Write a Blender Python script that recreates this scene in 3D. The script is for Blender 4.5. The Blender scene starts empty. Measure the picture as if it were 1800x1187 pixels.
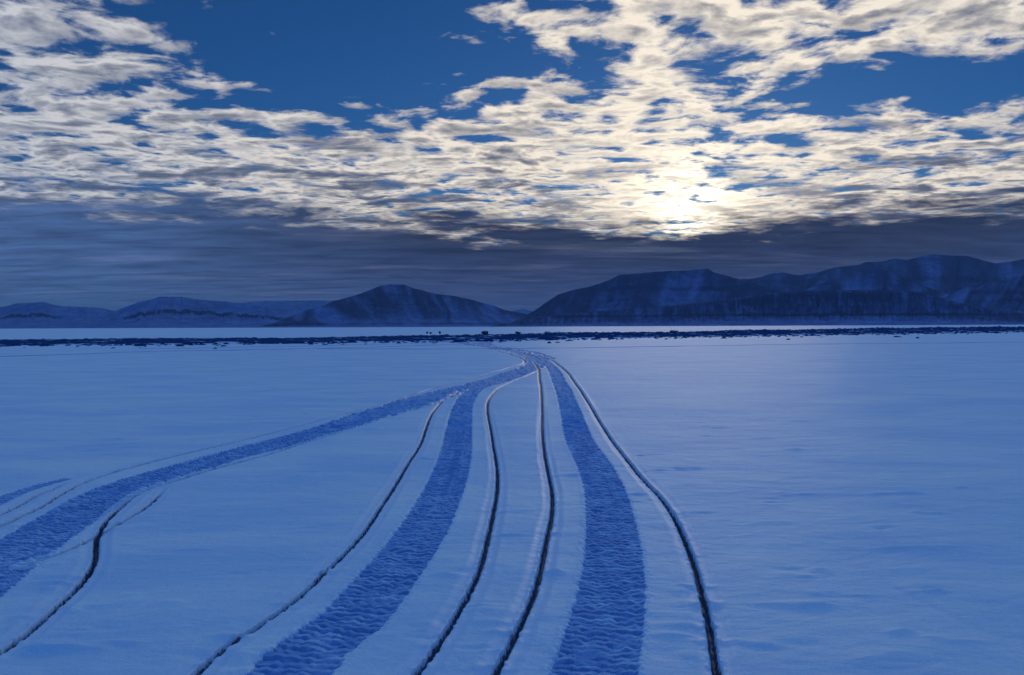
import bpy, math, random
import numpy as np
from mathutils import Matrix, Vector

random.seed(7)
SC = bpy.context.scene
COL = SC.collection

# ------------------------------------------------------------------ camera
F_PX, CX, CY = 1386.0, 900.0, 593.5          # photograph is 1800 x 1187
CAM_H = 1.65
PITCH = -math.atan2(CY - 574.0, F_PX)
ROLL = math.radians(0.23)
_F = np.array([0.0, math.cos(PITCH), math.sin(PITCH)])
_R0 = np.array([1.0, 0.0, 0.0])
_U0 = np.cross(_R0, _F)
_R = _R0 * math.cos(ROLL) - _U0 * math.sin(ROLL)
_U = _U0 * math.cos(ROLL) + _R0 * math.sin(ROLL)
cam_data = bpy.data.cameras.new('camera')
cam_data.sensor_width = 36.0
cam_data.lens = 36.0 * F_PX / 1800.0
cam_data.clip_start = 0.1
cam_data.clip_end = 90000.0
cam = bpy.data.objects.new('camera', cam_data)
COL.objects.link(cam)
cam.matrix_world = Matrix(((_R[0], _U[0], -_F[0], 0), (_R[1], _U[1], -_F[1], 0),
                           (_R[2], _U[2], -_F[2], CAM_H), (0, 0, 0, 1)))
SC.camera = cam
SC.view_settings.view_transform = 'Standard'
SC.view_settings.look = 'None'
SC.view_settings.gamma = 1.0
SC.view_settings.exposure = 0.78

def ray(px, py):
    return _F + _R * ((px - CX) / F_PX) + _U * ((CY - py) / F_PX)
def ground(px, py):
    d = ray(px, py)
    t = -CAM_H / d[2]
    return d[0] * t, d[1] * t
def at_depth(px, py, y):
    d = ray(px, py)
    t = y / d[1]
    return d[0] * t, CAM_H + d[2] * t

# ------------------------------------------------------------------ sun and sky
_sd = ray(1210, 372)
SUN_AZ = math.atan2(_sd[0], _sd[1])
SUN_EL = math.atan2(_sd[2], math.hypot(_sd[0], _sd[1]))
SUN_DIR = np.array([math.sin(SUN_AZ) * math.cos(SUN_EL), math.cos(SUN_AZ) * math.cos(SUN_EL), math.sin(SUN_EL)])
sun = bpy.data.lights.new('sun', 'SUN')
sun.energy = 0.3
sun.angle = math.radians(20)
sun.color = (1.0, 0.86, 0.66)
sun_o = bpy.data.objects.new('sun', sun)
sun_o.rotation_euler = Vector((-SUN_DIR[0], -SUN_DIR[1], -SUN_DIR[2])).to_track_quat('-Z', 'Y').to_euler()
COL.objects.link(sun_o)

class NT:
    """tiny node-graph builder"""
    def __init__(self, tree):
        self.t = tree
        self.n = tree.nodes
        self.n.clear()
    def new(self, kind, **kw):
        nd = self.n.new(kind)
        for k, v in kw.items():
            setattr(nd, k, v)
        return nd
    def put(self, sock, v):
        if isinstance(v, bpy.types.NodeSocket):
            self.t.links.new(v, sock)
        elif isinstance(v, (tuple, list)) and len(v) == 3 and sock.type == 'RGBA':
            sock.default_value = (*v, 1)
        else:
            sock.default_value = v
    def m(self, op, a, b=0.0, c=0.0, clamp=False):
        nd = self.new('ShaderNodeMath', operation=op, use_clamp=clamp)
        for s, v in zip(nd.inputs, (a, b, c)):
            self.put(s, v)
        return nd.outputs[0]
    def add(self, a, b): return self.m('ADD', a, b)
    def sub(self, a, b): return self.m('SUBTRACT', a, b)
    def mul(self, a, b): return self.m('MULTIPLY', a, b)
    def vm(self, op, a, b=None, scale=None):
        nd = self.new('ShaderNodeVectorMath', operation=op)
        self.put(nd.inputs[0], a)
        if b is not None:
            self.put(nd.inputs[1], b)
        if scale is not None:
            self.put(nd.inputs['Scale'], scale)
        return nd.outputs['Value'] if op in ('DOT_PRODUCT', 'LENGTH') else nd.outputs[0]
    def ss(self, v, lo, hi, a=0.0, b=1.0):
        nd = self.new('ShaderNodeMapRange', interpolation_type='SMOOTHSTEP')
        for s, x in zip(nd.inputs, (v, lo, hi, a, b)):
            self.put(s, x)
        return nd.outputs[0]
    def lin(self, v, lo, hi, a=0.0, b=1.0):
        nd = self.new('ShaderNodeMapRange')
        for s, x in zip(nd.inputs, (v, lo, hi, a, b)):
            self.put(s, x)
        return nd.outputs[0]
    def noise(self, vec, scale, detail=4, rough=0.5, dist=0.0, color=False, lac=2.0):
        nd = self.new('ShaderNodeTexNoise')
        self.put(nd.inputs['Vector'], vec)
        nd.inputs['Scale'].default_value = scale
        nd.inputs['Detail'].default_value = detail
        nd.inputs['Roughness'].default_value = rough
        nd.inputs['Distortion'].default_value = dist
        nd.inputs['Lacunarity'].default_value = lac
        return nd.outputs['Color' if color else 'Fac']
    def mix(self, f, a, b):
        nd = self.new('ShaderNodeMix', data_type='RGBA')
        self.put(nd.inputs[0], f)
        self.put(nd.inputs[6], a)
        self.put(nd.inputs[7], b)
        return nd.outputs[2]
    def cmul(self, a, b):
        nd = self.new('ShaderNodeMix', data_type='RGBA', blend_type='MULTIPLY')
        nd.inputs[0].default_value = 1
        self.put(nd.inputs[6], a)
        self.put(nd.inputs[7], b)
        return nd.outputs[2]
    def cadd(self, a, b):
        nd = self.new('ShaderNodeMix', data_type='RGBA', blend_type='ADD')
        nd.inputs[0].default_value = 1
        self.put(nd.inputs[6], a)
        self.put(nd.inputs[7], b)
        return nd.outputs[2]
    def xyz(self, x, y, z=0.0):
        nd = self.new('ShaderNodeCombineXYZ')
        for s, v in zip(nd.inputs, (x, y, z)):
            self.put(s, v)
        return nd.outputs[0]
    def scale(self, col, f):
        return self.vm('SCALE', col, scale=f)

def build_world():
    w = bpy.data.worlds.new('World')
    SC.world = w
    w.use_nodes = True
    g = NT(w.node_tree)
    out = g.new('ShaderNodeOutputWorld')
    bg = g.new('ShaderNodeBackground')
    g.t.links.new(bg.outputs[0], out.inputs[0])
    sky = g.new('ShaderNodeTexSky', sky_type='NISHITA')
    sky.sun_disc = False
    sky.sun_elevation = SUN_EL
    sky.sun_rotation = SUN_AZ
    sky.air_density = 1.0
    sky.dust_density = 0.15
    sky.ozone_density = 6.0
    geo = g.new('ShaderNodeTexCoord')
    d = geo.outputs['Generated']
    sep = g.new('ShaderNodeSeparateXYZ')
    g.put(sep.inputs[0], d)
    dx, dy, dz = sep.outputs
    z = g.m('MAXIMUM', dz, 0.0)
    den = g.add(z, 0.05)
    px, py = g.m('DIVIDE', dx, den), g.m('DIVIDE', dy, den)     # the cloud deck as a plane overhead
    p = g.xyz(px, py, 0.0)
    R = g.vm('LENGTH', p)
    cosA = g.vm('DOT_PRODUCT', d, tuple(SUN_DIR))

    # ---- clouds
    warp = g.vm('SUBTRACT', g.noise(p, 2.1, 2, 0.5, color=True), (0.5, 0.5, 0.5))
    pw = g.vm('ADD', p, g.vm('SCALE', warp, scale=0.22))
    ps = g.vm('MULTIPLY', pw, (0.90, 1.0, 1.0))
    big = g.noise(g.vm('ADD', p, (3.7, 1.2, 0)), 0.9, 2, 0.5)
    mid = g.noise(ps, 5.6, 8, 0.55, 0.12)
    fine = g.noise(g.vm('ADD', ps, (9.1, 4.4, 0)), 12.0, 6, 0.62, 0.2)
    def gap(cx, cy, rx, ry, amt):
        a = g.m('DIVIDE', g.sub(px, cx), rx)
        b = g.m('DIVIDE', g.sub(py, cy), ry)
        q = g.add(g.mul(a, a), g.mul(b, b))
        return g.mul(g.m('EXPONENT', g.mul(q, -1.0)), amt)
    gaps = gap(-0.52, 2.55, 0.36, 0.50, 0.42)
    for a in ((-0.45, 2.05, 0.42, 0.36, 0.40), (0.10, 2.55, 0.34, 0.18, 0.26), (1.45, 2.80, 0.42, 0.25, 0.46),
              (1.95, 2.60, 0.40, 0.22, 0.25), (-1.62, 2.75, 0.20, 0.18, 0.10),
              (-1.40, 2.60, 0.40, 0.55, -0.13), (0.90, 2.30, 0.70, 0.22, -0.10), (0.62, 2.85, 0.28, 0.22, -0.08),
              (-1.90, 2.50, 0.25, 0.30, 0.22)):
        gaps = g.add(gaps, gap(*a))
    dens = g.add(g.mul(g.sub(mid, 0.5), 1.55), g.mul(g.sub(fine, 0.5), 0.42))
    dens = g.add(dens, g.mul(g.sub(big, 0.5), 0.55))
    dens = g.add(dens, g.ss(R, 2.3, 5.0, 0.055, 0.19))
    dens = g.sub(dens, gaps)
    alpha = g.ss(dens, -0.08, 0.20)
    # self-shading: is the deck thicker or thinner towards the sun?
    sx, sy = math.sin(SUN_AZ), math.cos(SUN_AZ)
    off = g.vm('ADD', ps, (0.05 * sx, 0.055 * sy, 0))
    mid2 = g.noise(off, 5.6, 5, 0.52, 0.12)
    mid0 = g.noise(ps, 5.6, 5, 0.52, 0.12)
    relief = g.sub(mid0, mid2)
    streak = g.noise(g.vm('MULTIPLY', pw, (1.0, 1.5, 1.0)), 1.9, 6, 0.62, 0.3)
    thick = g.add(g.ss(dens, 0.15, 0.65, 0.0, 0.50), g.mul(relief, 1.5))
    thick = g.add(thick, g.mul(g.ss(streak, 0.48, 0.66), g.ss(R, 2.7, 4.6, 0.08, 0.95)))
    thick = g.m('MAXIMUM', g.m('MINIMUM', thick, 1.0), 0.0)
    thick = g.mul(thick, g.ss(cosA, 0.975, 0.999, 1.0, 0.35))
    # low bank along the horizon
    edge = g.add(R, g.mul(g.sub(g.noise(g.vm('MULTIPLY', pw, (1.0, 1.0, 1.0)), 1.3, 8, 0.66, 0.2), 0.5), 5.2))
    bank = g.ss(g.sub(edge, g.ss(cosA, 0.90, 0.997, -0.35, 0.15)), 4.75, 6.15)
    # forward scattering through the clouds, one broad lobe and a narrow one about the hidden sun
    def hg(gg, k):
        base = g.sub(1 + gg * gg, g.mul(cosA, 2 * gg))
        return g.mul(g.m('POWER', base, -1.5), k * (1 - gg * gg))
    phase = g.add(hg(0.33, 0.172), hg(0.955, 0.0011))
    trans = g.m('EXPONENT', g.mul(thick, -2.6))
    soft = g.mul(g.m('EXPONENT', g.mul(thick, -1.1)), g.ss(cosA, 0.1, 0.75, 1.0, 0.22))
    tint = g.mix(g.ss(cosA, 0.05, 0.80), (0.90, 1.55, 2.50), g.mix(g.ss(cosA, 0.75, 1.0), (1.08, 1.00, 0.80), (1.15, 0.97, 0.64)))  # extra blue glow added to unseen clouds away from the sun, lighting the snow
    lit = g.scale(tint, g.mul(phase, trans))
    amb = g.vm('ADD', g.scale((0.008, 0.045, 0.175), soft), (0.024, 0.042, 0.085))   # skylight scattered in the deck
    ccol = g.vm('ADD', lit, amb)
    # ---- clear sky
    base = g.scale(g.cmul(sky.outputs[0], (0.36, 0.56, 0.74)), 0.050)
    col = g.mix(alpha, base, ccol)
    bstreak = g.noise(g.vm('MULTIPLY', p, (0.35, 0.9, 1.0)), 1.3, 5, 0.6, 0.2)
    bl = g.mul(g.ss(bstreak, 0.50, 0.75), 0.10)
    bcol = g.vm('ADD', g.mix(g.ss(cosA, 0.72, 0.995), (0.036, 0.072, 0.170), g.mix(g.ss(z, 0.02, 0.11), (0.026, 0.037, 0.098), (0.014, 0.019, 0.042))),
                g.scale((0.75, 0.78, 1.0), g.mul(bl, phase)))
    bdark = g.noise(g.vm('MULTIPLY', pw, (0.5, 1.3, 1.0)), 2.2, 8, 0.66, 0.3)
    bcol = g.scale(bcol, g.lin(bdark, 0.3, 0.7, 0.52, 1.46))
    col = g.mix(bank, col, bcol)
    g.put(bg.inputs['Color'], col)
    bg.inputs['Strength'].default_value = 1.0
build_world()

# ------------------------------------------------------------------ helpers
def _hash(ix, iy, seed):
    h = (ix.astype(np.int64) * 374761393 + iy.astype(np.int64) * 668265263 + seed * 1442695041) & 0xFFFFFFFF
    h = ((h ^ (h >> 13)) * 1274126177) & 0xFFFFFFFF
    h = (h ^ (h >> 16)) & 0xFFFFFFFF
    return h
def perlin(x, y, seed=0):
    x, y = np.broadcast_arrays(np.asarray(x, float), np.asarray(y, float))
    ix, iy = np.floor(x), np.floor(y)
    fx, fy = x - ix, y - iy
    u, v = fx * fx * fx * (fx * (fx * 6 - 15) + 10), fy * fy * fy * (fy * (fy * 6 - 15) + 10)
    def grad(ax, ay):
        a = _hash(ix + ax, iy + ay, seed) * (2 * math.pi / 4294967296.0)
        return np.cos(a) * (fx - ax) + np.sin(a) * (fy - ay)
    a = grad(0, 0) * (1 - u) + grad(1, 0) * u
    b = grad(0, 1) * (1 - u) + grad(1, 1) * u
    return (a * (1 - v) + b * v) * 1.5
def fbm(x, y, octv=4, seed=0, gain=0.5):
    s, a = 0.0, 1.0
    for o in range(octv):
        s = s + a * perlin(x * 2 ** o, y * 2 ** o, seed + o * 17)
        a *= gain
    return s
def sstep(v, lo, hi):
    t = np.clip((v - lo) / (hi - lo), 0, 1)
    return t * t * (3 - 2 * t)
def spline(xs, ys, q):
    """natural cubic through xs, ys (xs increasing), linear outside"""
    xs, ys = np.array(xs, float), np.array(ys, float)
    n = len(xs)
    h = np.diff(xs)
    A = np.eye(n)
    b = np.zeros(n)
    for i in range(1, n - 1):
        A[i, i - 1], A[i, i], A[i, i + 1] = h[i - 1], 2 * (h[i - 1] + h[i]), h[i]
        b[i] = 6 * ((ys[i + 1] - ys[i]) / h[i] - (ys[i] - ys[i - 1]) / h[i - 1])
    M = np.linalg.solve(A, b)
    k = np.clip(np.searchsorted(xs, q) - 1, 0, n - 2)
    t = q - xs[k]
    c1 = (ys[k + 1] - ys[k]) / h[k] - h[k] * (2 * M[k] + M[k + 1]) / 6
    r = ys[k] + c1 * t + M[k] / 2 * t ** 2 + (M[k + 1] - M[k]) / (6 * h[k]) * t ** 3
    s0 = (ys[1] - ys[0]) / h[0] - h[0] * (2 * M[0] + M[1]) / 6
    s1 = (ys[-1] - ys[-2]) / h[-1] + h[-1] * (2 * M[-1] + M[-2]) / 6
    r = np.where(q < xs[0], ys[0] + s0 * (q - xs[0]), r)
    return np.where(q > xs[-1], ys[-1] + s1 * (q - xs[-1]), r)
def tag(o, label, cat=None, kind=None, group=None):
    if label: o['label'] = label
    if cat: o['category'] = cat
    if kind: o['kind'] = kind
    if group: o['group'] = group
    return o
def mesh_np(name, verts, quads, mat, parent=None, normals=None, attrs=None, smooth=True):
    me = bpy.data.meshes.new(name)
    nv, nf = len(verts), len(quads)
    k = quads.shape[1]
    me.vertices.add(nv)
    me.vertices.foreach_set('co', np.ascontiguousarray(verts, dtype=np.float32).ravel())
    me.loops.add(nf * k)
    me.loops.foreach_set('vertex_index', np.ascontiguousarray(quads, dtype=np.int32).ravel())
    me.polygons.add(nf)
    me.polygons.foreach_set('loop_start', np.arange(0, nf * k, k, dtype=np.int32))
    me.polygons.foreach_set('use_smooth', np.full(nf, smooth))
    for an, av in (attrs or {}).items():
        a = me.attributes.new(an, 'FLOAT', 'POINT')
        a.data.foreach_set('value', np.ascontiguousarray(av, dtype=np.float32))
    me.update(calc_edges=True)
    if normals is not None:
        me.normals_split_custom_set_from_vertices(np.ascontiguousarray(normals, dtype=np.float32))
    me.materials.append(mat)
    o = bpy.data.objects.new(name, me)
    COL.objects.link(o)
    if parent: o.parent = parent
    return o
def empty(name, loc=(0, 0, 0)):
    o = bpy.data.objects.new(name, None)
    o.location = loc
    COL.objects.link(o)
    return o
def grid_quads(nr, nc):
    i = np.arange(nr - 1)[:, None] * nc + np.arange(nc - 1)[None, :]
    return np.stack([i, i + 1, i + nc + 1, i + nc], -1).reshape(-1, 4)

# ------------------------------------------------------------------ materials
def mat(name):
    m = bpy.data.materials.new(name)
    m.use_nodes = True
    g = NT(m.node_tree)
    out = g.new('ShaderNodeOutputMaterial')
    b = g.new('ShaderNodeBsdfPrincipled')
    g.t.links.new(b.outputs[0], out.inputs[0])
    return m, g, b
SNOW = (0.50, 0.77, 0.995)
def snow_material(name, col, col2, bump_d, rough, crumbs=None):
    m, g, b = mat(name)
    pos = g.new('ShaderNodeNewGeometry').outputs['Position']
    at = g.new('ShaderNodeAttribute', attribute_name='bare').outputs['Fac']
    big = g.noise(g.vm('MULTIPLY', pos, (0.30, 0.75, 1.0)), 1.0, 7, 0.66, 0.5)
    grain = g.noise(pos, 60.0, 3, 0.6)
    c = g.mix(g.ss(big, 0.3, 0.7), col, col2)
    if crumbs:      # loose white crumbs lying on the pressed snow, strewn in rows by the lugs
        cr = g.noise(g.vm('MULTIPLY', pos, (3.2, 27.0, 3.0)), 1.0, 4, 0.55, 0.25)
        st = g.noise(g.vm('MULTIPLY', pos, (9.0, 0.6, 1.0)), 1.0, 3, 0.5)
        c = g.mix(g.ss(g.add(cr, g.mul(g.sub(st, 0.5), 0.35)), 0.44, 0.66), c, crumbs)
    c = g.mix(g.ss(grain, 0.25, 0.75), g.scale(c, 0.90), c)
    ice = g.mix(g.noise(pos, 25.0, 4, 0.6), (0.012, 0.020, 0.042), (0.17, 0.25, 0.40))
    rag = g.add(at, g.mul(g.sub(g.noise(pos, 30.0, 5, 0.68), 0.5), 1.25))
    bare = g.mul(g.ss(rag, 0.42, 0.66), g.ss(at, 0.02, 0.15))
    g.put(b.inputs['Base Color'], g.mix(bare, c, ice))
    b.inputs['Roughness'].default_value = rough
    b.inputs['Specular IOR Level'].default_value = 0.02
    # wind crust: long low ripples and grain
    wv = g.vm('MULTIPLY', pos, (2.3, 3.4, 1.0))
    h1 = g.noise(wv, 1.0, 5, 0.6, 0.4)
    h2 = g.noise(g.vm('MULTIPLY', pos, (0.45, 0.85, 1.0)), 1.0, 5, 0.6, 0.5)
    h3 = g.noise(pos, 90.0, 2, 0.6)
    h4 = g.noise(g.vm('MULTIPLY', pos, (1.0, 1.5, 1.0)), 9.0, 4, 0.6, 0.3)
    h = g.add(g.add(g.mul(h1, 0.030), g.mul(h2, 0.060)), g.add(g.mul(h3, 0.0040), g.mul(h4, 0.010)))
    bp = g.new('ShaderNodeBump')
    bp.inputs['Strength'].default_value = 0.8
    bp.inputs['Distance'].default_value = bump_d
    g.put(bp.inputs['Height'], h)
    g.put(b.inputs['Normal'], bp.outputs[0])
    return m
M_SNOW = snow_material('wind_crusted_snow', SNOW, (0.34, 0.63, 0.97), 1.0, 0.55)
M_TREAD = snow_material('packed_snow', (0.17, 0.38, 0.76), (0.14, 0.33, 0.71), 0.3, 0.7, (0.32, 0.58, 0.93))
M_SKI = snow_material('ski_pressed_snow', (0.43, 0.70, 0.98), (0.39, 0.66, 0.97), 0.5, 0.45)

def rock_snow_material(name, rock, rock_lo, slope0, slope1, bump, nscale, snow_a=(0.13, 0.24, 0.54), snow_b=(0.08, 0.15, 0.38)):
    """snow where it can lie, bare rock where the face is steep or the 'rock' attribute says so"""
    m, g, b = mat(name)
    geo = g.new('ShaderNodeNewGeometry')
    pos = geo.outputs['Position']
    at = g.new('ShaderNodeAttribute', attribute_name='rock').outputs['Fac']
    n = g.noise(g.vm('MULTIPLY', pos, (1, 1, 2.5)), nscale, 8, 0.62)
    n2 = g.noise(pos, nscale * 4, 5, 0.6)
    rk = g.add(at, g.mul(g.sub(n, 0.5), 0.5))
    rk = g.add(rk, g.mul(g.sub(n2, 0.5), 0.3))
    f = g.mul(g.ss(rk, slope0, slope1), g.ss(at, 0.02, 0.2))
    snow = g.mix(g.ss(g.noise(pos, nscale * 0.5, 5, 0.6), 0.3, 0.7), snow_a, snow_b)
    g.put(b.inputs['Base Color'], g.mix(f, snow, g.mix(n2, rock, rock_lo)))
    b.inputs['Roughness'].default_value = 0.8
    b.inputs['Specular IOR Level'].default_value = 0.0
    bp = g.new('ShaderNodeBump')
    bp.inputs['Strength'].default_value = 0.7
    bp.inputs['Distance'].default_value = bump
    g.put(bp.inputs['Height'], g.add(n, g.mul(n2, 0.4)))
    g.put(b.inputs['Normal'], bp.outputs[0])
    return m
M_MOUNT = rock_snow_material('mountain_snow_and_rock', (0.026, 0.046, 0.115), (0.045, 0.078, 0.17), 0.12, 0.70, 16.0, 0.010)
M_RIDGE = rock_snow_material('dirty_rubble_ice', (0.008, 0.035, 0.13), (0.02, 0.075, 0.24), 0.36, 0.60, 0.08, 1.6, (0.38, 0.66, 0.97), (0.30, 0.56, 0.90))
def boulder_material():
    m, g, b = mat('dark_boulder_rock')
    geo = g.new('ShaderNodeNewGeometry')
    n = g.noise(geo.outputs['Position'], 6.0, 6, 0.6)
    sp = g.new('ShaderNodeSeparateXYZ')
    g.put(sp.inputs[0], geo.outputs['Normal'])
    f = g.ss(g.add(sp.outputs[2], g.mul(g.sub(n, 0.5), 0.8)), 0.72, 0.95)
    g.put(b.inputs['Base Color'], g.mix(f, g.mix(n, (0.02, 0.022, 0.028), (0.07, 0.07, 0.075)), (0.5, 0.64, 0.85)))
    b.inputs['Roughness'].default_value = 0.85
    return m
M_ROCK = boulder_material()

# ------------------------------------------------------------------ snow field with the trails pressed into it
def lane_pts(pts):
    g = sorted((ground(*q) for q in pts), key=lambda q: q[1])
    out = [g[0]]
    for q in g[1:]:
        if q[1] - out[-1][1] > 0.03 * out[-1][1]:
            out.append(q)
    return np.array(out)
# every lane: kind, width, pixel track, how far from / to (metres of depth) it shows
TREAD_R = [(1042,1187),(1063,1100),(1077,1000),(1076,950),(1070,900),(1062,860),(1045,820),(1022,780),(1014,760),(1002,720),
           (991,690),(977,660),(968,645),(955,633),(930,621),(880,612.5),(853,607.5),(851,604)]
SKI_RR = [(1262,1187),(1255,1150),(1248,1100),(1236,1050),(1224,1000),(1206,950),(1182,900),(1140,850),(1098,800),(1069,760),
          (1043,720),(1023,690),(1001,660),(987,645),(974,635),(945,623),(893,613),(862,607)]
SKI_RL = [(868,1187),(912,1100),(935,1050),(950,1000),(960,950),(970,900),(970,860),(962,820),(955.5,780),(954,760),(953,720),
          (952,690),(948,660),(946,645),(939,636),(918,624),(870,613.5),(845,607)]
TREAD_M = [(507,1187),(538,1150),(603,1100),(652,1050),(692,1000),(730,950),(760,900),(779,860),(794,820),(803,780),(805,760),
           (808,740),(811,720),(820,700),(829,690),(842,680),(868,668),(900,658),(928,649),(944,640),(944,630),(918,619),(868,611.5),(848,607)]
SKI_ML = [(339,1187),(378,1150),(452,1100),(522,1050),(575,1000),(627,950),(664,900),(690,860),(714,820),(740,780),(747,760),
          (754,740),(764,720),(772,710),(784,700),(805,689),(826,679),(862,663),(895,651)]
SKI_MR = [(728,1187),(757,1150),(790,1100),(820,1050),(843,1000),(856,950),(867,900),(873.6,860),(873.6,820),(867,780),(864,760),
          (860,740),(857,720),(857,710),(861,700),(869,690),(882,680),(903,670),(928,661),(948,652),(962,643),(964,636)]
TREAD_L = [(-160,1110),(-70,1040),(0,988),(69,941),(137,900),(206,862),(274,838),(343,818),(500,777),(655,731),(733,705),(817,683),
           (872,668),(902,658),(930,648),(942,640),(938,630),(905,618),(862,611)]
TREAD_L2 = [(-120,930),(0,880),(60,858),(117,843),(200,822),(300,800),(343,790)]
SKI_LU = [(-90,962),(0,922),(69,890),(137,852),(223,823),(343,794),(500,755),(650,716),(705,699),(783,676),(844,661),(900,645),(919,639),(923,635),(915,629),(885,619),(850,611)]
SKI_LU2 = [(-80,938),(0,903),(69,869),(117,850),(223,820)]
SKI_LL = [(-90,1205),(0,1147),(69,1092),(120,1044),(154,1006),(168,972),(170,944),(182,920),(212,890),(260,859),(309,843),(377,823),(446,806),(500,790),
          (650,745),(705,728),(755,712),(805,692),(850,676),(898,662)]
BEND = [(975,646),(966,639),(955,632),(930,621),(882,612.5),(855,607.5),(851,604),(853,601)]
SKI_LL2 = [(60,985),(110,967),(151,947),(206,920),(257,890),(295,855),(330,836)]
#        id            trail   kind     w     points  y_from y_to  strength
LANES = [('tread',     'L', TREAD_L2, 0.27, 4.0, 10.0, 0.5),
         ('tread',     'L', TREAD_L,  0.56, 2.0, 92., 1.0),
         ('ski',       'L', SKI_LU2,  1.1, 4.0, 8.6, 1.0),
         ('ski',       'L', SKI_LU,   1.1, 4.0, 70., 1.15),
         ('ski',       'L', SKI_LL2,  1.0, 5.3, 8.2, 0.9),
         ('ski',       'L', SKI_LL,   1.1, 2.0, 26., 1.15),
         ('tread',     'M', TREAD_M,  0.42, 1.0, 85., 1.0),
         ('ski',       'M', SKI_ML,   1.0, 1.0, 21., 1.0),
         ('ski',       'M', SKI_MR,   1.0, 1.0, 33., 1.0),
         ('tread',     'R', BEND,     1.40, 37.5, 96., 1.0),
         ('tread',     'R', TREAD_R,  0.42, 1.0, 84., 1.0),
         ('ski',       'R', SKI_RL,   1.0, 1.0, 60., 1.0),
         ('ski',       'R', SKI_RR,   1.1, 1.0, 72., 1.1)]

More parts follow.
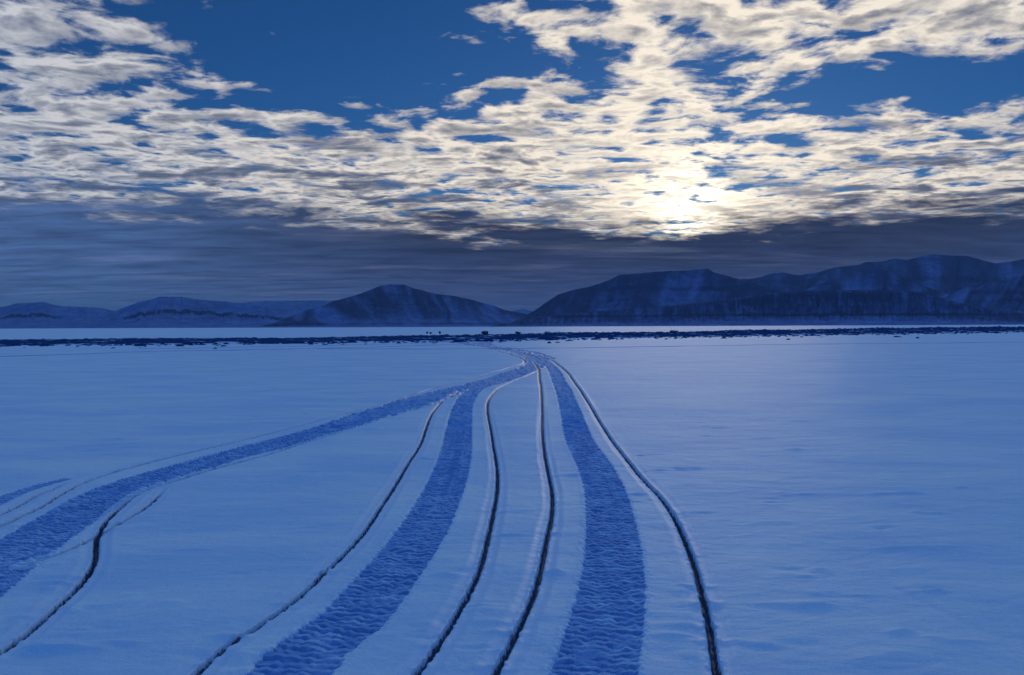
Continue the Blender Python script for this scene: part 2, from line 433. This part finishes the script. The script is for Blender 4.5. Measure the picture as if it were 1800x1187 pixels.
def build_ground():
    # rows: fine where the tread bars can be seen, then in step with the view
    rows = [-400, -60, -12, -4, -1, 0, 0.6]
    d = 1.0
    while d < 3.0:
        rows.append(d); d += 0.03
    st = 0.0095
    while d < 170:
        rows.append(d)
        tgt = 0.0095 if d < 7.5 else (0.016 if d < 12.5 else 0.62 * d * d / (CAM_H * 788.0))
        st = min(st * 1.025, max(tgt, 0.0095))
        d += st
    for k in range(60):
        rows.append(d); d *= 1.09
        if d > 42000: break
    rows.append(60000.0)
    Y = np.array(rows)
    a = [-40, -12, -5, -2.6]
    r = -1.5
    while r < 1.5:
        a.append(r)
        if -0.52 < r < 0.22: r += 0.00115
        elif -0.9 < r < 0.9: r += 0.0045
        else: r += 0.02
    a += [1.6, 2.6, 5, 12, 40]
    A = np.array(a)
    nr, nc = len(Y), len(A)
    W = np.maximum(Y, 0) + 2.5
    XX = W[:, None] * A[None, :]
    YY = np.repeat(Y[:, None], nc, 1)
    cell = np.repeat(np.gradient(Y)[:, None], nc, 1)
    near = sstep(-YY, -60, -25)
    H = 0.030 * fbm(XX * 0.22, YY * 0.16, 3, 3) * sstep(-YY, -400, -60)
    H += near * 0.0045 * fbm(XX * 1.6, YY * 4.2, 3, 5) * (YY > -1)
    # shallow drift marks
    s = perlin(XX * 0.55 + 0.4 * perlin(XX, YY * 2, 8), YY * 1.9, 9)
    H += near * 0.005 * sstep(s, 0.5, 0.7) * (1 - sstep(s, 0.62, 0.95))
    # clods, dents and one old crease left in the crust
    rng = np.random.default_rng(12)
    spots = [(1203, 824), (1194, 821), (886, 703), (875, 701), (1130, 797), (1405, 711), (1460, 694), (1565, 694), (1590, 700),
             (1640, 737), (1330, 770), (1440, 1055), (1460, 1058), (630, 693), (622, 690), (300, 965), (500, 700), (560, 840),
             (1250, 900), (1700, 860), (1380, 880), (200, 700), (420, 1010), (1600, 960), (980, 1010), (1190, 1030)]
    spots += [(rng.uniform(0, 1800), rng.uniform(630, 1180)) for _ in range(90)]
    for q in spots:
        gx, gy = ground(*q)
        for _ in range(3):
            ax, ay = rng.uniform(0.04, 0.13) * (1 + gy * 0.03), rng.uniform(0.02, 0.05) * (1 + gy * 0.05)
            bx, by = gx + rng.normal() * ax, gy + rng.normal() * ay
            i0, i1 = np.searchsorted(Y, (by - 3 * ay, by + 3 * ay))
            sub = slice(i0, i1)
            H[sub] += rng.choice((-0.008, 0.010, 0.014)) * np.exp(-((XX[sub] - bx) / ax) ** 2 - ((YY[sub] - by) / ay) ** 2)
    (ax, ay), (bx, by) = ground(1545, 1012), ground(1760, 1120)
    L = math.hypot(bx - ax, by - ay)
    tt = ((XX - ax) * (bx - ax) + (YY - ay) * (by - ay)) / L
    dd = ((XX - ax) * (by - ay) - (YY - ay) * (bx - ax)) / L
    H -= 0.010 * np.exp(-(dd / 0.035) ** 2) * sstep(tt, 0, 0.2) * (1 - sstep(tt, L - 0.3, L))
    lab = np.zeros((nr, nc), np.int16)
    bare = np.zeros((nr, nc))
    for li, (kind, tr, pts, wd, y0, y1, stg) in enumerate(LANES):
        P = lane_pts(pts)
        rs = np.where((Y > y0) & (Y < y1))[0]
        if len(rs) == 0: continue
        yy = Y[rs]
        fx = spline(P[:, 1], P[:, 0], yy)
        fp = np.gradient(fx, yy)
        nrm = np.sqrt(1 + fp ** 2)
        sl = np.concatenate([[0], np.cumsum(np.diff(yy) * 0.5 * (nrm[1:] + nrm[:-1]))])
        full = (XX[rs] - fx[:, None]) / nrm[:, None]
        ri, ci = np.where(np.abs(full) < 1.0)
        D = full[ri, ci]
        rs, fi = rs[ri], ri
        rs = (rs, ci)
        x, y = XX[rs], YY[rs]
        S = sl[fi] + (x - fx[fi]) * (fp / nrm)[fi]
        ends = sstep(y, y0, y0 + 0.08 * y0) * (1 - sstep(y, y1 * (0.62 if pts is TREAD_L2 else 0.93), y1))
        h = H[rs]
        cs = cell[rs]
        if kind == 'tread':
            hw = wd / 2 * (1 + (0.75 * sstep(y, 8, 18) if pts is TREAD_L else 0.0))
            ew = hw + 0.016 * perlin(S * 9, D * 0 + li, 21) + 0.010 * perlin(S * 31, D * 0 + li, 22)
            ew = ew * (0.2 + 0.8 * ends)
            T = D / hw
            # tread bars: one ledge of snow every lug
            lam = 0.064
            wig = (0.20 + 0.22 * perlin(S * 1.6, np.sign(D) * 3, 24)) * np.exp(-((np.abs(T) - 0.42) / 0.17) ** 2) + 0.07 * perlin(S * 2.0, D * 5, 25 + li) + 0.03 * perlin(S * 9, D * 20, 26)
            ph = S / lam + wig
            k = np.floor(ph)
            u = ph - k
            prof = sstep(u, 0.0, 0.14) * (1 - sstep(u, 0.72, 0.92))
            ampn = 0.95 + 0.28 * perlin(k * 0.61, D * 9, 27) + 0.25 * perlin(k * 3.7, D * 22, 28)
            fade = 1 - sstep(cs, 0.017, 0.030)
            bars = 0.042 * prof * np.clip(ampn, 0.15, 1.6)
            lump = 0.007 * np.clip(perlin(x * 17, y * 17, 31) - 0.2, 0, 1) + 0.002 * perlin(x * 50, y * 50, 32)
            lf = np.maximum(4.2 * cs, 0.064)                    # far off: the ledges the grid can still carry
            uf = S / lf + 0.5 * perlin(x * 3, S / lf * 0.3, 33)
            uf = uf - np.floor(uf)
            rough = np.clip(0.35 * lf, 0.03, 0.06) * sstep(uf, 0.0, 0.24) * (1 - sstep(uf, 0.50, 0.80)) * (0.8 + 0.6 * perlin(x * 9, S / lf, 34))
            floor = -0.050 + (0.014 * perlin(D * 13, S * 0.35, 36) if tr == 'L' else 0.0) + fade * (bars + lump) + (1 - fade) * rough
            ins = 1 - sstep(np.abs(D), ew - 0.022, ew + 0.012)
            ins = ins * ends
            crumb = 0.006 * np.exp(-((np.abs(D) - ew - 0.02) / 0.025) ** 2) * (0.5 + perlin(x * 30, y * 30, 35)) * ends
            h = h * (1 - ins) + (h * 0.3 + floor * (0.6 + 0.4 * stg)) * ins + crumb * near[rs]
            H[rs] = h
            bare[rs] *= (1 - ins)
            lab[rs] = np.where((np.abs(D) < ew - 0.004) & (ends > 0.3), li + 1, lab[rs])
        else:
            hw = 0.10 * (0.8 + 0.2 * wd)
            side = 1 + 0.12 * perlin(S * 1.2, D * 0 + li, 41)
            ad = np.abs(D)
            imp = (1 - sstep(ad, hw * side - 0.045, hw * side + 0.012)) * ends
            imp *= 0.55 + 0.45 * sstep(perlin(S * 0.35, D * 0 + li * 3, 44) + 0.3, -0.1, 0.3)
            kw = 0.0195 * wd * (1 + 0.30 * perlin(S * 7, D * 0 + li, 42) + 0.34 * perlin(S * 24, np.sign(D) * 2 + li, 43))
            kw = np.maximum(kw, np.maximum(0.012 * wd, 0.0013 * (y + 2.5)))
            farr = 1 - sstep(cs, 0.03, 0.15)
            kee = (1 - sstep(ad, kw * 0.55, kw * 1.25)) * ends
            bermp = np.exp(-((ad - hw * side - 0.012) / 0.020) ** 2)
            lumps = np.clip(perlin(S * 14, D * 22, 45), 0, 1) * np.exp(-((ad - kw * 1.5) / 0.018) ** 2)
            h = h - 0.010 * imp * stg * farr + ends * farr * (0.0035 * bermp * (0.6 + 0.8 * perlin(S * 10, D * 6, 46)) + 0.013 * lumps * stg) - 0.065 * kee * stg
            H[rs] = h
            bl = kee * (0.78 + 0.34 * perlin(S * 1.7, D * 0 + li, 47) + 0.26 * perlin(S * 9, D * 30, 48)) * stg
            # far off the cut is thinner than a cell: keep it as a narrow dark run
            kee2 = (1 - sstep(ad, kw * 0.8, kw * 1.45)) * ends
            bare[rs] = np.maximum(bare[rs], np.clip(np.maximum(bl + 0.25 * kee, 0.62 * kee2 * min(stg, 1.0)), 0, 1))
            lab[rs] = np.where((ad < hw * side) & (ends > 0.3) & ((imp > 0.05) | (kee > 0.05)), li + 1, lab[rs])
    V = np.stack([XX, YY, H], -1)
    # one set of normals for all pieces, so the joins do not show
    tu = np.empty_like(V); tv = np.empty_like(V)
    tu[:, 1:-1] = V[:, 2:] - V[:, :-2]; tu[:, 0] = V[:, 1] - V[:, 0]; tu[:, -1] = V[:, -1] - V[:, -2]
    tv[1:-1] = V[2:] - V[:-2]; tv[0] = V[1] - V[0]; tv[-1] = V[-1] - V[-2]
    N = np.cross(tu, tv)
    N /= np.linalg.norm(N, axis=-1, keepdims=True) + 1e-12
    V = V.reshape(-1, 3); N = N.reshape(-1, 3); bare = bare.ravel()
    Q = grid_quads(nr, nc)
    fl = lab[:-1, :-1].ravel()
    def piece(name, sel, m, parent=None, flat=False):
        q = Q[sel]
        if len(q) == 0: return None
        ids, inv = np.unique(q, return_inverse=True)
        return mesh_np(name, V[ids], inv.reshape(-1, 4), m, parent, None if flat else N[ids], {'bare': bare[ids]}, smooth=not flat)
    f = piece('snow_field', fl == 0, M_SNOW)
    tag(f, 'flat wind-crusted blue-white snow plain reaching to the mountains', 'snow', 'structure')
    labels = {'L': 'wide older snowmobile trail sweeping in from the left edge with several ski cuts',
              'M': 'middle snowmobile trail curving from the bottom left up to the wide older trail',
              'R': 'snowmobile trail nearest the empty right-hand snow, running on to the far bend'}
    for t in 'LMR':
        root = tag(empty('snowmobile_trail'), labels[t], 'trail', 'structure')
        for li, ln in enumerate(LANES):
            if ln[1] == t:
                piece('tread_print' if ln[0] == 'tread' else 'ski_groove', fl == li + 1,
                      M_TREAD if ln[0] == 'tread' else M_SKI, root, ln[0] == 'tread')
    print('ground grid', nr, nc, nr * nc)
build_ground()

# ------------------------------------------------------------------ mountains
def mountain(name, label, sil, depth, run, prof, seed, gully=0.25, gfreq=40.0, cliffs=(), rise=0.0, mat_=None,
             ncols=420, nrows=90, back=0.9, skew=0.0, rocky=0.24, ribc=0.85):
    """sil: skyline in photo pixels, depth: metres to the crest, run: metres from foot to crest,
    prof: (v, height) pairs from foot to crest, cliffs: (v0, v1, px0, px1, amount) rock bands"""
    sp = np.array(sil, float)
    px = np.linspace(sp[0, 0], sp[-1, 0], ncols)
    py = np.interp(px, sp[:, 0], sp[:, 1])
    py += 0.55 * fbm(px * 0.06, px * 0 + seed, 3, seed)
    dep = depth * (1 + 0.05 * perlin(px * 0.006, px * 0 + seed, seed + 1)) + rise * (px - px.mean())
    xs, zs = np.empty(ncols), np.empty(ncols)
    for i in range(ncols):
        xs[i], zs[i] = at_depth(px[i], py[i], dep[i])
    zs = np.maximum(zs, 0.0)
    v = np.concatenate([np.linspace(0, 1, nrows), 1 + np.linspace(0, 1, 14)[1:] * back])
    pr = np.array(prof, float)
    pv = np.interp(np.clip(v, 0, 1), pr[:, 0], pr[:, 1])
    U, Vv = np.meshgrid(px, v)
    uu = U * gfreq / 1000.0
    wv = 0.5 * perlin(uu * 0.7, Vv * 2.2, seed + 5)
    sk = skew * (1 - Vv)
    rg = 1 - np.abs(perlin(uu + wv + sk, Vv * 0.8, seed + 6)) * 2
    rg2 = 1 - np.abs(perlin(uu * 2.7 + wv + sk * 2.7, Vv * 1.5, seed + 7)) * 2
    rg3 = 1 - np.abs(perlin(uu * 6.1 + wv * 2, Vv * 2.5, seed + 8)) * 2
    e = np.clip(np.sin(np.pi * np.clip(Vv, 0, 1) ** 0.8), 0, 1)
    cut = gully * e * (0.62 * (0.5 - 0.5 * rg) + 0.28 * (0.5 - 0.5 * rg2) + 0.14 * (0.5 - 0.5 * rg3)) * 1.6
    # fall of the back side
    bk = np.where(Vv > 1, 1 - 0.75 * ((Vv - 1) / back) ** 1.3, 1.0)
    Z = zs[None, :] * pv[:, None] * (1 - cut) * bk
    Z += (0.012 * zs.max()) * fbm(U * 0.05, Vv * 9, 4, seed + 9) * e
    Yd = dep[None, :] - run * (1 - Vv) + 0.10 * run * perlin(uu * 0.5, Vv * 1.2, seed + 10) * (1 - np.clip(Vv, 0, 1))
    X = xs[None, :] * Yd / dep[None, :]
    Z = np.where(Vv == 0, -3.0, Z)
    rib = 0.5 + 0.5 * (0.85 * rg + 0.15 * rg2)
    rock = rocky * (1.05 - 0.9 * ribc + ribc * sstep(rib, 0.15, 1.0)) * (0.30 + 0.75 * sstep(Vv, 0.08, 0.62))
    zr = Z / max(zs.max(), 1.0)
    rock = rock + rocky * 0.45 * (sstep(perlin(zr * 9 + 0.15 * perlin(uu, Vv * 3, seed + 18), zr * 0 + seed, seed + 17), 0.10, 0.45) - 0.3) * e
    rock = np.clip(rock + 0.22 * rocky * fbm(uu * 3 + sk * 3, Vv * 3, 4, seed + 15), 0, 1)
    for (v0, v1, x0, x1, amt) in cliffs:
        lo = v0 + (v1 - v0) * 0.45 * perlin(U * 0.11, Vv * 0, seed + 12) + (v1 - v0) * 0.30 * perlin(U * 0.33, Vv * 0, seed + 13)
        hi = v1 + (v1 - v0) * 0.15 * perlin(U * 0.05, Vv * 0, seed + 11)
        soft = (v1 - v0) * 0.35
        band = sstep(Vv, lo - soft, lo + soft) * (1 - sstep(Vv, hi - soft * 0.4, hi + soft * 0.4))
        ext = sstep(U, x0 - 10, x0 + 30) * (1 - sstep(U, x1 - 30, x1 + 10))
        strip = 0.80 + 0.45 * perlin(U * 0.09, Vv * 4, seed + 14) + 0.30 * perlin(U * 0.27, Vv * 7, seed + 16)
        rock = np.maximum(rock, band * ext * amt * 1.15 * np.clip(strip, 0.25, 1.2))
    Vt = np.stack([X, Yd, Z], -1).reshape(-1, 3)
    o = mesh_np(name, Vt, grid_quads(len(v), ncols), mat_ or M_MOUNT, attrs={'rock': np.clip(rock, 0, 1).ravel()})
    return tag(o, label, 'mountain', 'structure')

P_MESA = [(0, 0), (0.35, 0.20), (0.62, 0.47), (0.66, 0.60), (0.80, 0.74), (0.93, 0.95), (1, 1)]
P_PEAK = [(0, 0), (0.30, 0.10), (0.55, 0.30), (0.80, 0.66), (0.93, 0.90), (1, 1)]
P_TABLE = [(0, 0), (0.25, 0.09), (0.45, 0.24), (0.70, 0.58), (0.88, 0.90), (0.93, 0.97), (1, 1)]
P_BLUFF = [(0, 0), (0.30, 0.12), (0.55, 0.36), (0.78, 0.70), (0.86, 0.92), (1, 1)]
P_SOFT = [(0, 0), (0.25, 0.12), (0.5, 0.36), (0.75, 0.68), (0.9, 0.90), (1, 1)]
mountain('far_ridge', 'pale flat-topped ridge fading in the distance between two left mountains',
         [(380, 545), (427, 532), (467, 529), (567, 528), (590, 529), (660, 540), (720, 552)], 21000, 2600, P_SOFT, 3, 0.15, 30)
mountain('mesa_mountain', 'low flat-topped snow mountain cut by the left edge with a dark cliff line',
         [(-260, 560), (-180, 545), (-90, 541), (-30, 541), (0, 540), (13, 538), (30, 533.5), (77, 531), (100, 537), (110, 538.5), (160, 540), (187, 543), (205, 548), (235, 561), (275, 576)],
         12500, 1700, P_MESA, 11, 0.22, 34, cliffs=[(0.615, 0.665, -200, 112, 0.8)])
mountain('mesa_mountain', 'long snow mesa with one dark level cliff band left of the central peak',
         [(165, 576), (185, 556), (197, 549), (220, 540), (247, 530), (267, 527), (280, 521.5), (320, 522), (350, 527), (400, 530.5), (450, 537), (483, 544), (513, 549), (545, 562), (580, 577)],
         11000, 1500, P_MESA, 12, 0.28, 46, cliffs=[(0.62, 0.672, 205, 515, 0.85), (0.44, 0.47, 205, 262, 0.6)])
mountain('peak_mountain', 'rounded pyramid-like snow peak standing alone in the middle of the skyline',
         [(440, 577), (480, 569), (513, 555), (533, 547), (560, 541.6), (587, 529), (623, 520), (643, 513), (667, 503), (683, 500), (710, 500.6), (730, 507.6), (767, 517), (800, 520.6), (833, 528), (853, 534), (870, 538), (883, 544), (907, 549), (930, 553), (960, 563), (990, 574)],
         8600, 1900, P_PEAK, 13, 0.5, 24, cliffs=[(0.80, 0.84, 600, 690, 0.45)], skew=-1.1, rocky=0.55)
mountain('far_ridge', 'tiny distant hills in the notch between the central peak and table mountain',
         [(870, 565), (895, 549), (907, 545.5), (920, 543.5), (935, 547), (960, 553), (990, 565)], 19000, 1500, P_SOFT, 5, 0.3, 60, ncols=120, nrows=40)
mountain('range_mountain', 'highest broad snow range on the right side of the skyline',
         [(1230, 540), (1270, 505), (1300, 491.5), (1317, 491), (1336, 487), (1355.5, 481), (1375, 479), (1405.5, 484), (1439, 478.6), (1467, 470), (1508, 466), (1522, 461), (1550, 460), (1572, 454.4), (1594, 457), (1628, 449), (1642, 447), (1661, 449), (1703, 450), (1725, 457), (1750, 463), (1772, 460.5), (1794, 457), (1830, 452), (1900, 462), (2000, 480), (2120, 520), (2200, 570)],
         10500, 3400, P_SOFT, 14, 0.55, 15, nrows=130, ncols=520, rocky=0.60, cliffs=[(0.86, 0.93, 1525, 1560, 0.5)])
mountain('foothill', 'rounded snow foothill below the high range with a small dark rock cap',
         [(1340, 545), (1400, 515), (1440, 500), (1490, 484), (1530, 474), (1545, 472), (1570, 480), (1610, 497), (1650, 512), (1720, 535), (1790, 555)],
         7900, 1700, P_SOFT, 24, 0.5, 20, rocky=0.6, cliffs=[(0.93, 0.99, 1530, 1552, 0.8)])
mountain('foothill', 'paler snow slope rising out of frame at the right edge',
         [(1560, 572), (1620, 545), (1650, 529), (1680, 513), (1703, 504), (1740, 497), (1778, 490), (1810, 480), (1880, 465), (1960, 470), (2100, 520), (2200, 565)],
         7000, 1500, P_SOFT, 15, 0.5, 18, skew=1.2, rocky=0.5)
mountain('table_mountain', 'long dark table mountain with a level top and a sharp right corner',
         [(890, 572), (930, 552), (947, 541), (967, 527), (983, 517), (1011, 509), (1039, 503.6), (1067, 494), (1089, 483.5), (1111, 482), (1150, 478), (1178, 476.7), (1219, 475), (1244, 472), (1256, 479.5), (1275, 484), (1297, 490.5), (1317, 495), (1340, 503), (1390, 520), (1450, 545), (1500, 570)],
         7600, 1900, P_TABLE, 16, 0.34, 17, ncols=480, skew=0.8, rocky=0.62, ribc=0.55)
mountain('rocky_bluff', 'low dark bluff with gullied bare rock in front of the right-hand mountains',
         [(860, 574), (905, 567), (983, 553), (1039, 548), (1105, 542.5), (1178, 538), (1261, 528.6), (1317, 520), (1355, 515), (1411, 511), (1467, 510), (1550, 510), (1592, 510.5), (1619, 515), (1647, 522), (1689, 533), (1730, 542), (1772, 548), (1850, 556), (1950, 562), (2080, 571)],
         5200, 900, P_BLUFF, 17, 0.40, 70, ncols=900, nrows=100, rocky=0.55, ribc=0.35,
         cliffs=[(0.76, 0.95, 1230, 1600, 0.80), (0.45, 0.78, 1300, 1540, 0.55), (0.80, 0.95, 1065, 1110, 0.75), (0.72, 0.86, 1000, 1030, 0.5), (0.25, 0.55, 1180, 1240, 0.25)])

# ------------------------------------------------------------------ rubble-ice ridge across the plain
RBASE = [ground(*q) for q in ((-700, 617), (-300, 612), (0, 608), (300, 605.5), (600, 602.5), (900, 598), (1200, 593), (1500, 588), (1800, 583.5), (2100, 579.5))]
def build_ridge():
    P = np.array(RBASE)
    n = 2300
    X = np.linspace(P[0, 0], P[-1, 0], n)
    Y0 = spline(P[:, 0], P[:, 1], X)
    t = np.linspace(0, 1, 70)
    pxs = np.interp(X, P[:, 0], [-700, -300, 0, 300, 600, 900, 1200, 1500, 1800, 2100])
    Hc = np.interp(pxs, [-700, 0, 500, 900, 1300, 1800, 2100], [0.45, 0.52, 0.58, 0.72, 0.88, 1.25, 1.4])
    dep = np.interp(pxs, [-700, 900, 1800, 2100], [15, 17, 22, 26])
    XX, T = np.meshgrid(X, t)
    YY = Y0[None, :] + dep[None, :] * T + 2.4 * fbm(XX * 0.13, XX * 0, 5, 60, 0.6)
    env = np.interp(T, [0, 0.12, 0.4, 0.75, 1.0], [-0.10, 0.28, 0.62, 1.0, -0.2])
    q = fbm(XX * 1.1, YY * 0.7, 4, 61, 0.6)
    blk = np.abs(perlin(XX * 0.75, YY * 0.5, 62)) + 0.7 * np.abs(perlin(XX * 1.9, YY * 1.2, 63))
    lowf = 1 + 0.22 * fbm(XX * 0.06, T * 0, 3, 64)
    Z = Hc[None, :] * (env * lowf * 0.86 + (0.10 * q + 0.22 * (blk - 0.35)) * (0.25 + 0.75 * np.clip(env, 0, 1))) - 0.02
    Z[0] -= 0.5; Z[-1] -= 1.0
    rock = 0.74 + 0.40 * fbm(XX * 0.22, YY * 0.8, 4, 66) - 0.5 * sstep(-T, -0.14, 0.0)
    V = np.stack([XX, YY, Z], -1).reshape(-1, 3)
    o = mesh_np('ice_rubble_ridge', V, grid_quads(len(t), n), M_RIDGE, attrs={'rock': np.clip(rock, 0.15, 1).ravel()})
    tag(o, 'long dark band of broken rubble ice running across the whole plain', 'ice ridge', 'stuff')
    # outlying lumps strewn on the snow in front
    rng = np.random.default_rng(5)
    vs, fs, b = [], [], 0
    for k in range(1000):
        x = rng.uniform(-75, 150)
        yb = spline(P[:, 0], P[:, 1], np.array([x]))[0]
        y = yb - rng.exponential(4.0) - 0.3
        if y < 55 or abs(x) > 0.95 * y: continue
        s = rng.uniform(0.06, 0.20) * (1 + 1.2 * (rng.random() < 0.12))
        for a in range(7):
            an = a / 7 * 2 * math.pi
            rr = s * rng.uniform(0.7, 1.5)
            vs.append((x + rr * 1.8 * math.cos(an), y + rr * math.sin(an), -0.03))
        top = s * rng.uniform(0.4, 0.9)
        for a in range(7):
            an = a / 7 * 2 * math.pi
            rr = s * rng.uniform(0.3, 0.7)
            vs.append((x + rr * 1.8 * math.cos(an), y + rr * math.sin(an), top * rng.uniform(0.5, 1.0)))
        vs.append((x, y, top))
        for a in range(7):
            c = (a + 1) % 7
            fs.append((b + a, b + c, b + 7 + c)); fs.append((b + a, b + 7 + c, b + 7 + a)); fs.append((b + 7 + a, b + 7 + c, b + 14))
        b += 15
    o = mesh_np('ice_debris', np.array(vs), np.array(fs), M_RIDGE, attrs={'rock': np.full(len(vs), 0.7)}, smooth=False)
    tag(o, 'scattered small ice lumps on the snow before the dark rubble band', 'ice debris', 'stuff')
build_ridge()

# ------------------------------------------------------------------ old tracks far across the plain
def faint_track(label, pts, w):
    P = np.array(sorted(ground(*q) for q in pts))
    X = np.linspace(P[0, 0], P[-1, 0], 160)
    Y = np.interp(X, P[:, 0], P[:, 1])
    Y = Y + 0.25 * perlin(X * 0.13, X * 0, 71)
    V, n = [], len(X)
    for k, (off, dz) in enumerate(((-0.6, -0.06), (-0.5, 0.02), (0.5, 0.02), (0.6, -0.06))):
        y = Y + off * w * (1 + 0.3 * perlin(X * 0.6, X * 0 + k, 72))
        V.append(np.stack([X, y, 0.030 * fbm(X * 0.22, y * 0.16, 3, 3) * sstep(-y, -400, -60) + dz], -1))
    V = np.stack(V, 0).reshape(-1, 3)
    o = mesh_np('snow_track', V, grid_quads(4, n), M_TREAD, attrs={'bare': np.zeros(len(V))})
    return tag(o, label, 'track', 'structure')
faint_track('thin faint track crossing the whole plain just before the rubble ice',
            [(560, 613.6), (700, 613.6), (833, 613.6), (883, 613.2), (1000, 612), (1400, 605.5), (1800, 601.6), (1950, 600)], 0.55)
faint_track('broad faint track from the left edge rising to the far end of the trails',
            [(-120, 631), (0, 627), (150, 622.5), (300, 617.5), (450, 614.5), (600, 612), (760, 607), (850, 604)], 1.0)
faint_track('faint track close under the rubble ice on the left half',
            [(250, 613.5), (500, 609.5), (700, 605), (783, 602), (842, 600.5)], 0.8)
faint_track('faint track leaving the far bend of the trails towards the right',
            [(856, 603.5), (880, 601), (920, 599.5), (1000, 598)], 0.9)

# ------------------------------------------------------------------ boulders
def ico(sub):
    import bmesh
    bm = bmesh.new()
    bmesh.ops.create_icosphere(bm, subdivisions=sub, radius=1.0)
    v = np.array([x.co[:] for x in bm.verts])
    f = np.array([[q.index for q in p.verts] for p in bm.faces])
    bm.free()
    return v, f
ICO_V, ICO_F = ico(3)
def boulder(label, px, py, y, wpx, hpx, seed, zbase=None):
    """rock of the given pixel size, standing at depth y"""
    x, z = at_depth(px, py, y)
    w, h = wpx / F_PX * y / 2, hpx / F_PX * y
    v = ICO_V.copy()
    for k in range(9):                                   # broken facets
        r = np.random.default_rng(seed * 31 + k)
        n = r.normal(size=3); n /= np.linalg.norm(n)
        c = r.uniform(0.55, 0.85)
        dd = v @ n
        v -= np.outer(np.clip(dd - c, 0, None), n) * 0.9
    v *= (1 + 0.16 * perlin(v[:, 0] * 2.3 + seed, v[:, 1] * 2.3 + v[:, 2] * 1.7, seed))[:, None]
    v = v * np.array([w, w * 0.8, h * 0.75])
    v[:, 2] -= 0.0
    o = mesh_np('boulder', v, ICO_F, M_ROCK, smooth=False)
    o.location = (x, y, z + h * 0.25)
    return tag(o, label, 'boulder', None, 'dark boulders along the rubble ice')
def ridge_y(px, t):
    gx = np.array(RBASE)
    base = np.interp(px, [-700, -300, 0, 300, 600, 900, 1200, 1500, 1800, 2100], gx[:, 1])
    return base + 18 * t
for i, (lab, px, py, t, w, h) in enumerate((
        ('left one of two small touching dark boulders below the central peak', 751, 586, 0.75, 4, 3),
        ('right one of two small touching dark boulders below the central peak', 757, 586, 0.75, 4, 3),
        ('single small dark boulder just right of the touching pair', 773, 586, 0.75, 4, 4),
        ('largest dark boulder on the rubble ice, above the far bend of the trail', 852, 587, 0.70, 13, 7),
        ('flat wide dark boulder on the rubble ice, right of the largest one', 911, 586, 0.75, 11, 4),
        ('low dark boulder on the rubble ice at the foot of the table mountain', 963, 585.5, 0.78, 12, 3.5),
        ('small pointed boulder beside the low one at the table mountain foot', 982, 585.5, 0.78, 7, 3),
        ('long low dark boulder on the rubble ice under the table mountain top', 1186, 583, 0.78, 20, 3))):
    boulder(lab, px, py, float(ridge_y(px, t)), w, h, 5 + i)
def on_snow(label, px, py, w, h, seed):
    x, y = ground(px, py)
    o = boulder(label, px, py, y, w, h, seed)
    o.location.z = h / F_PX * y * 0.3
on_snow('dark boulder alone on the snow before the rubble ice, right of the trail bend', 965, 603.5, 8, 3, 40)
on_snow('dark boulder alone on the snow before the rubble ice, far right', 1613, 595, 7, 3, 41)

# ------------------------------------------------------------------ thin cold haze over the whole plain
def build_haze():
    x0, x1, y0, y1, z0, z1 = -52000, 52000, -500, 62000, -5.0, 1500.0
    v = np.array([(x, y, z) for z in (z0, z1) for y in (y0, y1) for x in (x0, x1)], float)
    q = np.array([(0, 2, 3, 1), (4, 5, 7, 6), (0, 1, 5, 4), (2, 6, 7, 3), (0, 4, 6, 2), (1, 3, 7, 5)])
    m = bpy.data.materials.new('cold_air')
    m.use_nodes = True
    g = NT(m.node_tree)
    out = g.new('ShaderNodeOutputMaterial')
    vol = g.new('ShaderNodeVolumePrincipled')
    vol.inputs['Color'].default_value = (0.30, 0.60, 1.0, 1)
    vol.inputs['Density'].default_value = 1.7e-5
    g.t.links.new(vol.outputs[0], out.inputs['Volume'])
    o = mesh_np('haze', v, q, m, smooth=False)
    tag(o, 'thin blue haze hanging over the snow plain and mountains', 'haze', 'stuff')
build_haze()
